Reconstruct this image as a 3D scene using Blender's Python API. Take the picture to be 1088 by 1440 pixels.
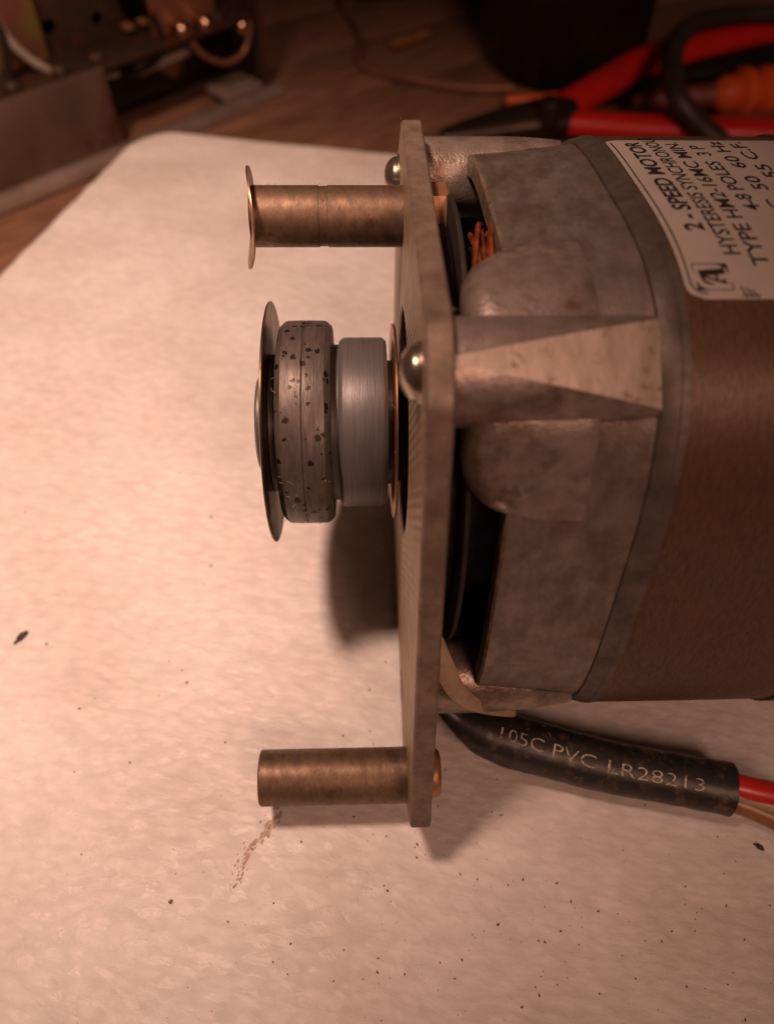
import bpy, bmesh, math, random
from mathutils import Vector, Matrix, noise

random.seed(7)
MM = 0.001
C = bpy.context.scene.collection
for o in list(bpy.data.objects):
    bpy.data.objects.remove(o)

# ------------------------------------------------------------------ camera
PITCH = math.radians(52.0)        # the lens looks this far below the horizontal
FPX = 1100.0                      # focal length in pixels of the 1088 x 1440 photograph
AXIS_H = 47.6                     # height of the motor shaft above the foam, mm
CAM_H = 101.2 + AXIS_H            # height of the lens above the foam, mm
cam_d = bpy.data.cameras.new('camera')
cam = bpy.data.objects.new('camera', cam_d)
C.objects.link(cam)
cam.location = (0, 0, CAM_H * MM)
cam.rotation_euler = (math.pi / 2 - PITCH, 0, 0)
cam_d.sensor_fit = 'VERTICAL'
cam_d.sensor_height = 24.0
cam_d.sensor_width = 24.0 * 1088 / 1440
cam_d.lens = 24.0 * FPX / 1440
cam_d.clip_start = 0.002
cam_d.clip_end = 20.0
cam_d.dof.use_dof = True
cam_d.dof.focus_distance = 0.127
cam_d.dof.aperture_fstop = 8.5
sc = bpy.context.scene
sc.camera = cam

# ------------------------------------------------------------------ light
world = bpy.data.worlds.new('World')
sc.world = world
world.use_nodes = True
bg = world.node_tree.nodes['Background']
bg.inputs['Color'].default_value = (1.0, 0.50, 0.33, 1)
bg.inputs['Strength'].default_value = 0.015

ld = bpy.data.lights.new('bench_lamp', 'SPOT')
ld.energy = 6.3
ld.color = (1.0, 0.61, 0.465)
ld.shadow_soft_size = 0.022
ld.spot_size = math.radians(75)
ld.spot_blend = 1.0
lamp = bpy.data.objects.new('bench_lamp', ld)
C.objects.link(lamp)
lamp.location = (-0.092, 0.080, 0.350)
lamp_aim = Vector((-0.110, 0.165, 0.0))
lamp.rotation_euler = (lamp_aim - lamp.location).to_track_quat('-Z', 'Y').to_euler()

rd = bpy.data.lights.new('room_lamp', 'AREA')       # weaker room light from behind the photographer
rd.shape = 'DISK'
rd.size = 0.25
rd.energy = 1.9
rd.color = (1.0, 0.53, 0.37)
room = bpy.data.objects.new('room_lamp', rd)
C.objects.link(room)
room.location = (0.22, -0.42, 0.55)
room.rotation_euler = (Vector((0.06, 0.08, 0.0)) - room.location).to_track_quat('-Z', 'Y').to_euler()

sc.view_settings.view_transform = 'Standard'
sc.view_settings.look = 'None'
sc.view_settings.exposure = 0.0
sc.view_settings.gamma = 1.0
sc.view_settings.use_curve_mapping = False
sc.render.engine = 'CYCLES'
sc.cycles.use_denoising = True

# ------------------------------------------------------------------ helpers
CP, SP = math.cos(PITCH), math.sin(PITCH)


def ray(px, py):
    x, u = (px - 544) / FPX, (720 - py) / FPX
    return Vector((x, CP + u * SP, -SP + u * CP))


CAMP = Vector((0, 0, CAM_H))


def G(px, py, z):                                  # the point at height z (mm) under that line of sight
    d = ray(px, py)
    return CAMP + d * ((z - CAM_H) / d.z)


def onplane(px, py, o, n):
    d = ray(px, py)
    return CAMP + d * ((o - CAMP).dot(n) / d.dot(n))


def mesh(name, verts, faces, mat, parent=None, smooth=True, mats=None, idx=None, angle=35):
    me = bpy.data.meshes.new(name)
    me.from_pydata([Vector(v) * MM for v in verts], [], faces)
    for m in (mats or [mat]):
        me.materials.append(m)
    if idx:
        for p, i in zip(me.polygons, idx):
            p.material_index = i
    bm = bmesh.new()
    bm.from_mesh(me)
    bmesh.ops.recalc_face_normals(bm, faces=bm.faces)
    bm.to_mesh(me)
    bm.free()
    if smooth:
        for p in me.polygons:
            p.use_smooth = True
        me.set_sharp_from_angle(angle=math.radians(angle))
    o = bpy.data.objects.new(name, me)
    C.objects.link(o)
    if parent:
        o.parent = parent
    return o


def tag(o, label=None, cat=None, group=None, kind=None):
    if label:
        o['label'] = label
    if cat:
        o['category'] = cat
    if group:
        o['group'] = group
    if kind:
        o['kind'] = kind
    return o


def empty(name, loc_mm, rot=None):
    o = bpy.data.objects.new(name, None)
    o.empty_display_size = 0.01
    C.objects.link(o)
    m = Matrix.Translation(Vector(loc_mm) * MM)
    if rot is not None:
        m = m @ rot.to_4x4()
    o.matrix_world = m
    return o


def lathe(prof, cu=0.0, cw=0.0, n=96, closed=False):
    """prof: list of (x, r) swept round the X direction through (cu, cw)."""
    V, F = [], []
    rows = []
    for (x, r) in prof:
        if r < 1e-6:
            rows.append([len(V)])
            V.append((x, cu, cw))
        else:
            row = []
            for k in range(n):
                a = 2 * math.pi * k / n
                row.append(len(V))
                V.append((x, cu + r * math.sin(a), cw + r * math.cos(a)))
            rows.append(row)
    pairs = list(zip(rows, rows[1:]))
    if closed:
        pairs.append((rows[-1], rows[0]))
    for A, B in pairs:
        for k in range(n):
            k2 = (k + 1) % n
            if len(A) == 1 and len(B) == 1:
                continue
            if len(A) == 1:
                F.append((A[0], B[k], B[k2]))
            elif len(B) == 1:
                F.append((A[k], B[0], A[k2]))
            else:
                F.append((A[k], B[k], B[k2], A[k2]))
    return V, F


def zl(prof, n=64):
    V, F = lathe([(z, r) for (r, z) in prof], 0, 0, n)
    return [(v[1], v[2], v[0]) for v in V], F


def rprof(x0, x1, r, b, n=4, inner=0.0):
    """solid disc profile with rounded rims of radius b"""
    P = [(x0, inner)]
    for i in range(n + 1):
        a = math.pi / 2 * i / n
        P.append((x0 + b - b * math.cos(a), r - b + b * math.sin(a)))
    for i in range(n + 1):
        a = math.pi / 2 * i / n
        P.append((x1 - b + b * math.sin(a), r - b + b * math.cos(a)))
    P.append((x1, inner))
    return P


def tube(pts, rads, n=16, ref=Vector((0, 0, 1)), flat=1.0, caps=True, sub=6):
    """smooth tube through pts (mm); returns verts, faces, centre samples"""
    P = []
    m = len(pts)
    for i in range(m - 1):
        p0, p1, p2, p3 = [Vector(pts[max(0, min(m - 1, j))]) for j in (i - 1, i, i + 1, i + 2)]
        for k in range(sub):
            t = k / sub
            q = 0.5 * ((2 * p1) + (p2 - p0) * t + (2 * p0 - 5 * p1 + 4 * p2 - p3) * t * t + (3 * p1 - p0 - 3 * p2 + p3) * t ** 3)
            P.append((q, rads[i] * (1 - t) + rads[i + 1] * t))
    P.append((Vector(pts[-1]), rads[-1]))
    V, F, S = [], [], []
    L = 0.0
    for i, (q, r) in enumerate(P):
        a = P[max(0, i - 1)][0]
        b = P[min(len(P) - 1, i + 1)][0]
        t = (b - a).normalized()
        e1 = (ref - t * ref.dot(t)).normalized()
        e2 = t.cross(e1)
        if i:
            L += (q - P[i - 1][0]).length
        S.append((L, q, r, e1, e2))
        for k in range(n):
            an = 2 * math.pi * k / n
            V.append(q + e1 * (r * flat * math.cos(an)) + e2 * (r * math.sin(an)))
    for i in range(len(P) - 1):
        for k in range(n):
            k2 = (k + 1) % n
            F.append((i * n + k, i * n + k2, (i + 1) * n + k2, (i + 1) * n + k))
    if caps:
        F.append(tuple(range(n)))
        F.append(tuple(range((len(P) - 1) * n, len(P) * n)))
    return V, F, S


def box(x0, x1, y0, y1, z0, z1, b=0.0):
    bm = bmesh.new()
    bmesh.ops.create_cube(bm, size=1.0)
    for v in bm.verts:
        v.co = Vector(((x0 + x1) / 2 + v.co.x * (x1 - x0), (y0 + y1) / 2 + v.co.y * (y1 - y0), (z0 + z1) / 2 + v.co.z * (z1 - z0)))
    if b > 0:
        bmesh.ops.bevel(bm, geom=list(bm.edges), offset=b, segments=2, affect='EDGES', profile=0.5)
    bm.verts.index_update()
    V = [v.co.copy() for v in bm.verts]
    F = [tuple(v.index for v in f.verts) for f in bm.faces]
    bm.free()
    return V, F


def holed(outer, holes, th):
    """sheet in the XZ plane (front at y=0, back at y=th) with round holes"""
    bm = bmesh.new()
    loops = [outer] + [[(cx + r * math.cos(2 * math.pi * k / 28), cz + r * math.sin(2 * math.pi * k / 28)) for k in range(28)] for cx, cz, r in holes]
    rings = []
    for lp in loops:
        vs = [bm.verts.new((x, 0, z)) for x, z in lp]
        rings.append(vs)
        for i in range(len(vs)):
            bm.edges.new((vs[i], vs[(i + 1) % len(vs)]))
    bmesh.ops.triangle_fill(bm, use_beauty=True, edges=list(bm.edges))
    bm.verts.index_update()
    V = [v.co.copy() for v in bm.verts]
    F = [tuple(v.index for v in f.verts) for f in bm.faces]
    R = [[v.index for v in r] for r in rings]
    bm.free()
    n = len(V)
    F2 = F + [tuple(i + n for i in reversed(f)) for f in F]
    V2 = V + [v + Vector((0, th, 0)) for v in V]
    for r in R:
        for i in range(len(r)):
            a, b = r[i], r[(i + 1) % len(r)]
            F2.append((a, b, b + n, a + n))
    return V2, F2


# ------------------------------------------------------------------ materials
def mat(name, c1, c2=None, metal=0.0, rough=0.5, nscale=200.0, detail=6, lo=0.35, hi=0.65, bump=0.0, bscale=None,
        rvar=0.12, aniso=(1, 1, 1), spots=None, sss=0.0, coat=0.0, spec=0.5, bdist=0.0002, grime=None):
    m = bpy.data.materials.new(name)
    m.use_nodes = True
    nt = m.node_tree
    N, L = nt.nodes, nt.links
    b = N['Principled BSDF']
    b.inputs['Metallic'].default_value = metal
    b.inputs['Roughness'].default_value = rough
    b.inputs['Specular IOR Level'].default_value = spec
    if coat:
        b.inputs['Coat Weight'].default_value = coat
        b.inputs['Coat Roughness'].default_value = 0.2
    tc = N.new('ShaderNodeTexCoord')
    mp = N.new('ShaderNodeMapping')
    mp.inputs['Scale'].default_value = aniso
    L.new(tc.outputs['Object'], mp.inputs['Vector'])
    nz = N.new('ShaderNodeTexNoise')
    nz.inputs['Scale'].default_value = nscale
    nz.inputs['Detail'].default_value = detail
    nz.inputs['Roughness'].default_value = 0.65
    L.new(mp.outputs['Vector'], nz.inputs['Vector'])
    rp = N.new('ShaderNodeValToRGB')
    c2 = c2 or tuple(x * 0.8 for x in c1)
    rp.color_ramp.elements[0].position = lo
    rp.color_ramp.elements[1].position = hi
    rp.color_ramp.elements[0].color = (*c2, 1)
    rp.color_ramp.elements[1].color = (*c1, 1)
    L.new(nz.outputs['Fac'], rp.inputs['Fac'])
    col = rp.outputs['Color']
    if grime:                                      # (colour, scale, threshold, softness, amount)
        gc, gs, gt, gw, ga = grime
        n3 = N.new('ShaderNodeTexNoise')
        n3.inputs['Scale'].default_value = gs
        n3.inputs['Detail'].default_value = 8
        n3.inputs['Roughness'].default_value = 0.7
        L.new(tc.outputs['Object'], n3.inputs['Vector'])
        mr = N.new('ShaderNodeMapRange')
        mr.inputs['From Min'].default_value = gt
        mr.inputs['From Max'].default_value = gt + gw
        mr.inputs['To Max'].default_value = ga
        L.new(n3.outputs['Fac'], mr.inputs['Value'])
        mx = N.new('ShaderNodeMix')
        mx.data_type = 'RGBA'
        L.new(mr.outputs['Result'], mx.inputs['Factor'])
        L.new(col, mx.inputs['A'])
        mx.inputs['B'].default_value = (*gc, 1)
        col = mx.outputs['Result']
    if spots:                                      # (colour, cell scale, radius fraction, keep threshold)
        scol, ss, sr, keep = spots
        vo = N.new('ShaderNodeTexVoronoi')
        vo.inputs['Scale'].default_value = ss
        n2 = N.new('ShaderNodeTexNoise')
        n2.inputs['Scale'].default_value = ss * 1.6
        L.new(tc.outputs['Object'], n2.inputs['Vector'])
        ad = N.new('ShaderNodeMixRGB')
        ad.blend_type = 'LINEAR_LIGHT'
        ad.inputs['Fac'].default_value = 0.35 / ss
        L.new(tc.outputs['Object'], ad.inputs['Color1'])
        L.new(n2.outputs['Color'], ad.inputs['Color2'])
        L.new(ad.outputs['Color'], vo.inputs['Vector'])
        sx = N.new('ShaderNodeSeparateColor')
        L.new(vo.outputs['Color'], sx.inputs['Color'])
        th = N.new('ShaderNodeMath')
        th.operation = 'MULTIPLY'
        th.inputs[1].default_value = sr
        L.new(sx.outputs['Red'], th.inputs[0])
        lt = N.new('ShaderNodeMath')
        lt.operation = 'LESS_THAN'
        L.new(vo.outputs['Distance'], lt.inputs[0])
        L.new(th.outputs[0], lt.inputs[1])
        kp = N.new('ShaderNodeMath')
        kp.operation = 'GREATER_THAN'
        kp.inputs[1].default_value = keep
        L.new(sx.outputs['Green'], kp.inputs[0])
        mu = N.new('ShaderNodeMath')
        mu.operation = 'MULTIPLY'
        L.new(lt.outputs[0], mu.inputs[0])
        L.new(kp.outputs[0], mu.inputs[1])
        mx = N.new('ShaderNodeMix')
        mx.data_type = 'RGBA'
        L.new(mu.outputs[0], mx.inputs['Factor'])
        L.new(col, mx.inputs['A'])
        mx.inputs['B'].default_value = (*scol, 1)
        col = mx.outputs['Result']
    L.new(col, b.inputs['Base Color'])
    if rvar:
        mr = N.new('ShaderNodeMapRange')
        mr.inputs['To Min'].default_value = rough + rvar
        mr.inputs['To Max'].default_value = max(0.05, rough - rvar)
        L.new(nz.outputs['Fac'], mr.inputs['Value'])
        L.new(mr.outputs['Result'], b.inputs['Roughness'])
    if bump:
        bn = N.new('ShaderNodeTexNoise')
        bn.inputs['Scale'].default_value = bscale or nscale * 3
        bn.inputs['Detail'].default_value = 5
        L.new(mp.outputs['Vector'], bn.inputs['Vector'])
        bp = N.new('ShaderNodeBump')
        bp.inputs['Strength'].default_value = bump
        bp.inputs['Distance'].default_value = bdist
        L.new(bn.outputs['Fac'], bp.inputs['Height'])
        L.new(bp.outputs['Normal'], b.inputs['Normal'])
    if sss:
        b.inputs['Subsurface Weight'].default_value = sss
        b.inputs['Subsurface Radius'].default_value = (0.004, 0.003, 0.0025)
        b.inputs['Subsurface Scale'].default_value = 1.0
    return m


M = {}
M['cast'] = mat('cast_aluminium', (0.40, 0.335, 0.29), (0.25, 0.203, 0.172), metal=0.55, rough=0.36, nscale=320, bump=0.45, bscale=2200,
                grime=((0.13, 0.066, 0.036), 120, 0.50, 0.16, 0.8))
M['turned'] = mat('oxidised_turned_aluminium', (0.285, 0.24, 0.21), (0.16, 0.13, 0.112), metal=0.5, rough=0.4, nscale=200, bump=0.35, bscale=2000, aniso=(1.6, 0.8, 0.8),
                  grime=((0.12, 0.07, 0.043), 90, 0.48, 0.2, 0.75))
M['milled'] = mat('milled_bare_aluminium', (0.62, 0.52, 0.445), (0.40, 0.325, 0.27), metal=0.5, rough=0.42, nscale=260, bump=0.25, bscale=600, aniso=(2, 0.6, 0.6),
                  grime=((0.22, 0.13, 0.08), 330, 0.56, 0.08, 0.8))
M['edge'] = mat('casting_broken_edge', (0.26, 0.20, 0.15), (0.12, 0.075, 0.045), metal=0.3, rough=0.6, nscale=500, bump=0.6, bscale=1500)
M['cavity_dark'] = mat('shade_dark_casting', (0.035, 0.022, 0.015), (0.01, 0.006, 0.004), metal=0.2, rough=0.6, nscale=350, bump=0.7, bscale=900)  # darkened so the colour carries the black shade of the open front
M['plate'] = mat('mill_finish_lit_plate', (0.40, 0.30, 0.195), (0.31, 0.222, 0.145), metal=0.35, rough=0.5, nscale=220, bump=0.25, bscale=1500,
                 grime=((0.13, 0.08, 0.05), 120, 0.66, 0.08, 0.6))  # face yellowed in its colour for the lamp light falling from the left
M['plate_edge'] = mat('sawn_plate_edge', (0.265, 0.20, 0.155), (0.15, 0.108, 0.082), metal=0.3, rough=0.52, nscale=260, bump=0.35, bscale=1800,
                      grime=((0.16, 0.09, 0.05), 150, 0.6, 0.12, 0.55))
M['brass'] = mat('tarnished_brass', (0.20, 0.132, 0.082), (0.12, 0.078, 0.05), metal=0.6, rough=0.5, nscale=500, aniso=(1.4, 0.9, 0.9), bump=0.15, bscale=1500,
                 grime=((0.06, 0.035, 0.02), 240, 0.58, 0.1, 0.7))
M['brass_nut'] = mat('dull_brass_nut', (0.42, 0.24, 0.12), (0.32, 0.17, 0.085), metal=0.5, rough=0.45, nscale=300, bump=0.1)
M['nickel'] = mat('nickel_screw', (0.55, 0.49, 0.38), (0.36, 0.30, 0.22), metal=0.9, rough=0.24, nscale=300)
M['pulley_worn'] = mat('worn_blackened_pulley', (0.145, 0.122, 0.108), (0.08, 0.066, 0.058), metal=0.4, rough=0.46, nscale=260, bump=0.2, bscale=700,
                       aniso=(5, 0.8, 0.8), spots=((0.018, 0.010, 0.007), 780, 0.46, 0.42), grime=((0.15, 0.075, 0.035), 300, 0.6, 0.12, 0.5))
M['pulley'] = mat('grey_turned_pulley', (0.17, 0.163, 0.163), (0.125, 0.118, 0.117), metal=0.4, rough=0.46, nscale=420, bump=0.3, bscale=900, aniso=(8, 0.25, 0.25))
M['flange'] = mat('bronzed_steel_flange', (0.24, 0.15, 0.09), (0.13, 0.08, 0.05), metal=0.9, rough=0.34, nscale=200, grime=((0.05, 0.025, 0.015), 200, 0.58, 0.1, 0.7))
M['washer'] = mat('copper_bronze_washer', (0.45, 0.25, 0.13), (0.25, 0.13, 0.07), metal=0.85, rough=0.34, nscale=300)
M['dark'] = mat('shade_black_interior', (0.028, 0.02, 0.016), (0.012, 0.008, 0.007), rough=0.7, nscale=300)  # near-black colour stands in for the shade inside the hollow casting
M['winding'] = mat('varnished_copper_winding', (0.30, 0.07, 0.022), (0.06, 0.016, 0.008), metal=0.15, rough=0.35, nscale=500, bump=0.7, bscale=900)
M['winding_dark'] = mat('shaded_winding', (0.05, 0.026, 0.016), (0.025, 0.013, 0.008), rough=0.5, nscale=500, bump=0.7, bscale=900)  # darker copy of the winding colour, shade painted in for its lower part
M['stack'] = mat('brown_varnished_wrap', (0.135, 0.073, 0.041), (0.075, 0.038, 0.021), metal=0.15, rough=0.44, nscale=800, bump=0.6, bscale=1500, aniso=(3.5, 0.7, 0.7), bdist=0.0001,
                 grime=((0.14, 0.07, 0.04), 90, 0.55, 0.2, 0.5))
M['gasket'] = mat('grey_green_lip', (0.16, 0.132, 0.112), (0.09, 0.072, 0.06), metal=0.45, rough=0.5, nscale=240, bump=0.3, grime=((0.2, 0.1, 0.05), 200, 0.6, 0.1, 0.6))
M['paper'] = mat('printed_foil_label', (0.50, 0.45, 0.415), (0.45, 0.40, 0.365), metal=0.1, rough=0.42, nscale=120, spots=None)
M['ink'] = mat('black_ink', (0.035, 0.025, 0.02), (0.02, 0.015, 0.012), rough=0.5)
M['sleeve'] = mat('black_pvc_sleeve', (0.022, 0.019, 0.016), (0.012, 0.010, 0.009), rough=0.42, nscale=300, bump=0.35, bscale=700,
                  grime=((0.12, 0.082, 0.05), 420, 0.53, 0.12, 0.65))
M['print'] = mat('faded_cream_print', (0.48, 0.43, 0.33), (0.07, 0.06, 0.045), rough=0.6, nscale=1300, lo=0.36, hi=0.52)
M['red_wire'] = mat('red_wire_insulation', (0.52, 0.022, 0.016), (0.44, 0.018, 0.012), rough=0.35)
M['tan_wire'] = mat('brown_wire_insulation', (0.30, 0.135, 0.05), (0.22, 0.09, 0.035), rough=0.38)
M['cream_wire'] = mat('cream_tape', (0.45, 0.33, 0.22), (0.33, 0.23, 0.15), rough=0.45, nscale=300)
M['speck'] = mat('brown_dirt', (0.26, 0.13, 0.07), (0.10, 0.05, 0.027), rough=0.8, nscale=900)
M['smear'] = mat('rubbed_dirt', (0.56, 0.43, 0.34), (0.40, 0.28, 0.20), rough=0.7, nscale=900)
M['chip'] = mat('dark_chip', (0.06, 0.05, 0.025), (0.02, 0.015, 0.008), rough=0.6, nscale=900)
M['lint'] = mat('pale_lint', (0.42, 0.33, 0.25), (0.25, 0.18, 0.13), rough=0.9)
M['wood'] = mat('old_bench_wood', (0.28, 0.145, 0.088), (0.14, 0.07, 0.04), rough=0.6, nscale=40, aniso=(1, 6, 6), bump=0.3, bscale=300)
M['bench'] = mat('bench_underside', (0.05, 0.03, 0.02), (0.03, 0.018, 0.012), rough=0.8)
M['steel'] = mat('dull_chassis_steel', (0.105, 0.068, 0.048), (0.06, 0.036, 0.024), metal=0.6, rough=0.38, nscale=60, grime=((0.20, 0.06, 0.03), 50, 0.52, 0.15, 0.8))
M['steel_l'] = mat('bright_chassis_steel', (0.46, 0.37, 0.31), (0.30, 0.23, 0.18), metal=0.5, rough=0.4, nscale=60)
M['steel_r'] = mat('rust_red_steel', (0.28, 0.12, 0.07), (0.18, 0.075, 0.045), metal=0.3, rough=0.45, nscale=40)
M['rail'] = mat('grey_brown_rail', (0.19, 0.13, 0.095), (0.12, 0.075, 0.052), metal=0.4, rough=0.45, nscale=30, grime=((0.11, 0.03, 0.02), 28, 0.55, 0.1, 0.8))
M['zinc'] = mat('yellow_passivated_zinc', (0.46, 0.36, 0.10), (0.44, 0.20, 0.15), metal=0.7, rough=0.32, nscale=35, detail=2, lo=0.42, hi=0.56)
M['chrome'] = mat('bright_screw', (0.75, 0.55, 0.40), (0.6, 0.4, 0.28), metal=1.0, rough=0.18)
M['white_pl'] = mat('pale_plastic', (0.62, 0.55, 0.50), (0.5, 0.44, 0.4), rough=0.4, nscale=80)
M['grey_wire'] = mat('pale_grey_wire', (0.42, 0.36, 0.30), (0.32, 0.27, 0.22), rough=0.45)
M['black'] = mat('black_rubber', (0.012, 0.009, 0.008), (0.007, 0.005, 0.005), rough=0.42, nscale=60)
M['strap'] = mat('dark_strap', (0.05, 0.036, 0.03), (0.03, 0.02, 0.017), rough=0.5, nscale=60)
M['red'] = mat('red_grip_plastic', (0.68, 0.02, 0.014), (0.58, 0.016, 0.012), rough=0.38, nscale=60)
M['orange'] = mat('orange_grip_plastic', (0.80, 0.14, 0.025), (0.70, 0.10, 0.02), rough=0.4, nscale=60)
M['jaw'] = mat('dark_tool_steel', (0.07, 0.048, 0.038), (0.04, 0.026, 0.02), metal=0.7, rough=0.4, nscale=60)
M['maroon'] = mat('dull_maroon_plastic', (0.22, 0.06, 0.05), (0.16, 0.045, 0.035), rough=0.5)


def foam_material():
    m = bpy.data.materials.new('white_polystyrene')
    m.use_nodes = True
    nt = m.node_tree
    N, L = nt.nodes, nt.links
    b = N['Principled BSDF']
    b.inputs['Roughness'].default_value = 0.5
    b.inputs['Specular IOR Level'].default_value = 0.35
    b.inputs['Subsurface Weight'].default_value = 0.25
    b.inputs['Subsurface Radius'].default_value = (0.003, 0.0022, 0.0018)
    b.inputs['Subsurface Scale'].default_value = 1.0
    tc = N.new('ShaderNodeTexCoord')
    mp = N.new('ShaderNodeMapping')
    mp.inputs['Rotation'].default_value = (0, 0, math.radians(11))
    L.new(tc.outputs['Object'], mp.inputs['Vector'])
    mps = N.new('ShaderNodeMapping')               # hot-wire drag lines run along the sheet
    mps.inputs['Scale'].default_value = (0.16, 1.0, 1.0)
    L.new(mp.outputs['Vector'], mps.inputs['Vector'])
    dis = N.new('ShaderNodeTexNoise')
    dis.inputs['Scale'].default_value = 160
    L.new(mp.outputs['Vector'], dis.inputs['Vector'])
    ad = N.new('ShaderNodeMixRGB')
    ad.blend_type = 'LINEAR_LIGHT'
    ad.inputs['Fac'].default_value = 0.0007
    L.new(mp.outputs['Vector'], ad.inputs['Color1'])
    L.new(dis.outputs['Color'], ad.inputs['Color2'])
    vo = N.new('ShaderNodeTexVoronoi')
    vo.inputs['Scale'].default_value = 480
    vo.feature = 'SMOOTH_F1'
    vo.inputs['Smoothness'].default_value = 0.5
    mpv = N.new('ShaderNodeMapping')
    mpv.inputs['Scale'].default_value = (0.6, 1.15, 1.0)
    L.new(ad.outputs['Color'], mpv.inputs['Vector'])
    L.new(mpv.outputs['Vector'], vo.inputs['Vector'])
    st = N.new('ShaderNodeTexNoise')
    st.inputs['Scale'].default_value = 330
    st.inputs['Detail'].default_value = 5
    L.new(mps.outputs['Vector'], st.inputs['Vector'])
    fine = N.new('ShaderNodeTexNoise')
    fine.inputs['Scale'].default_value = 900
    fine.inputs['Detail'].default_value = 4
    L.new(mpv.outputs['Vector'], fine.inputs['Vector'])
    a1 = N.new('ShaderNodeMath'); a1.operation = 'MULTIPLY_ADD'
    a1.inputs[1].default_value = -0.7
    L.new(vo.outputs['Distance'], a1.inputs[0])
    L.new(st.outputs['Fac'], a1.inputs[2])
    a2 = N.new('ShaderNodeMath'); a2.operation = 'MULTIPLY_ADD'
    a2.inputs[1].default_value = 0.8
    L.new(fine.outputs['Fac'], a2.inputs[0])
    L.new(a1.outputs[0], a2.inputs[2])
    bp = N.new('ShaderNodeBump')
    bp.inputs['Strength'].default_value = 0.5
    bp.inputs['Distance'].default_value = 0.0005
    L.new(a2.outputs[0], bp.inputs['Height'])
    L.new(bp.outputs['Normal'], b.inputs['Normal'])
    # faint soiling
    so = N.new('ShaderNodeTexNoise')
    so.inputs['Scale'].default_value = 30
    so.inputs['Detail'].default_value = 7
    L.new(tc.outputs['Object'], so.inputs['Vector'])
    rp = N.new('ShaderNodeValToRGB')
    rp.color_ramp.elements[0].position = 0.3
    rp.color_ramp.elements[1].position = 0.62
    rp.color_ramp.elements[0].color = (0.70, 0.645, 0.60, 1)
    rp.color_ramp.elements[1].color = (0.82, 0.79, 0.765, 1)
    L.new(so.outputs['Fac'], rp.inputs['Fac'])
    # single beads differ a little in whiteness
    vf = N.new('ShaderNodeTexVoronoi')
    vf.inputs['Scale'].default_value = 640
    L.new(mpv.outputs['Vector'], vf.inputs['Vector'])
    sf = N.new('ShaderNodeSeparateColor')
    L.new(vf.outputs['Color'], sf.inputs['Color'])
    mf = N.new('ShaderNodeMapRange')
    mf.inputs['From Min'].default_value = 0.0
    mf.inputs['From Max'].default_value = 1.0
    mf.inputs['To Min'].default_value = 0.95
    mf.inputs['To Max'].default_value = 1.02
    L.new(sf.outputs['Red'], mf.inputs['Value'])
    mrr = N.new('ShaderNodeMapRange')
    mrr.inputs['To Min'].default_value = 0.62
    mrr.inputs['To Max'].default_value = 0.36
    L.new(sf.outputs['Green'], mrr.inputs['Value'])
    L.new(mrr.outputs['Result'], b.inputs['Roughness'])
    # bead walls slightly greyer than bead faces
    rv = N.new('ShaderNodeMapRange')
    rv.inputs['From Min'].default_value = 0.25
    rv.inputs['From Max'].default_value = 0.75
    rv.inputs['To Min'].default_value = 1.0
    rv.inputs['To Max'].default_value = 0.9
    L.new(vo.outputs['Distance'], rv.inputs['Value'])
    mu = N.new('ShaderNodeMixRGB'); mu.blend_type = 'MULTIPLY'; mu.inputs['Fac'].default_value = 1.0
    L.new(rp.outputs['Color'], mu.inputs['Color1'])
    L.new(rv.outputs['Result'], mu.inputs['Color2'])
    mu2 = N.new('ShaderNodeMixRGB'); mu2.blend_type = 'MULTIPLY'; mu2.inputs['Fac'].default_value = 1.0
    L.new(mu.outputs['Color'], mu2.inputs['Color1'])
    L.new(mf.outputs['Result'], mu2.inputs['Color2'])
    L.new(mu2.outputs['Color'], b.inputs['Base Color'])
    return m


M['foam'] = foam_material()


def add_wave_bump(m, scale, direction, strength, dist, freq_mask=None):
    """fine regular tool marks across a face"""
    nt = m.node_tree
    N, L = nt.nodes, nt.links
    b = N['Principled BSDF']
    tc = N.new('ShaderNodeTexCoord')
    wv = N.new('ShaderNodeTexWave')
    wv.bands_direction = direction
    wv.inputs['Scale'].default_value = scale
    wv.inputs['Distortion'].default_value = 1.2
    wv.inputs['Detail'].default_value = 1
    L.new(tc.outputs['Object'], wv.inputs['Vector'])
    bp = N.new('ShaderNodeBump')
    bp.inputs['Strength'].default_value = strength
    bp.inputs['Distance'].default_value = dist
    L.new(wv.outputs['Fac'], bp.inputs['Height'])
    old = b.inputs['Normal'].links[0].from_socket if b.inputs['Normal'].links else None
    if old:
        L.new(old, bp.inputs['Normal'])
    L.new(bp.outputs['Normal'], b.inputs['Normal'])


add_wave_bump(M['plate'], 210, 'Y', 0.45, 0.0003)

# ------------------------------------------------------------------ bench (setting)
BZ = -25.0
bo = mesh('workbench', *box(-700, 700, -250, 1150, BZ - 34, BZ - 12), M['bench'], smooth=False)
tag(bo, kind='structure')
bd = math.radians(33)
bdir, bper = Vector((math.cos(bd), math.sin(bd), 0)), Vector((-math.sin(bd), math.cos(bd), 0))
brot = Matrix.Rotation(bd, 3, 'Z')
bcen = Vector((0, 420, 0))
pv, pf = box(-430, 430, -24.2, 24.2, BZ - 12, BZ, 1.6)
plank_me = None
for k in range(-8, 9):
    off = k * 50.0
    if plank_me is None:
        p = mesh('plank', pv, pf, M['wood'], None, smooth=True)
        plank_me = p.data
    else:
        p = bpy.data.objects.new('plank', plank_me)
        C.objects.link(p)
    p.parent = bo
    p.location = (bcen + bper * (off + 12) + bdir * random.uniform(-8, 8) + Vector((0, 0, random.uniform(-0.8, 0)))) * MM
    p.rotation_euler = (0, 0, bd)

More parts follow.
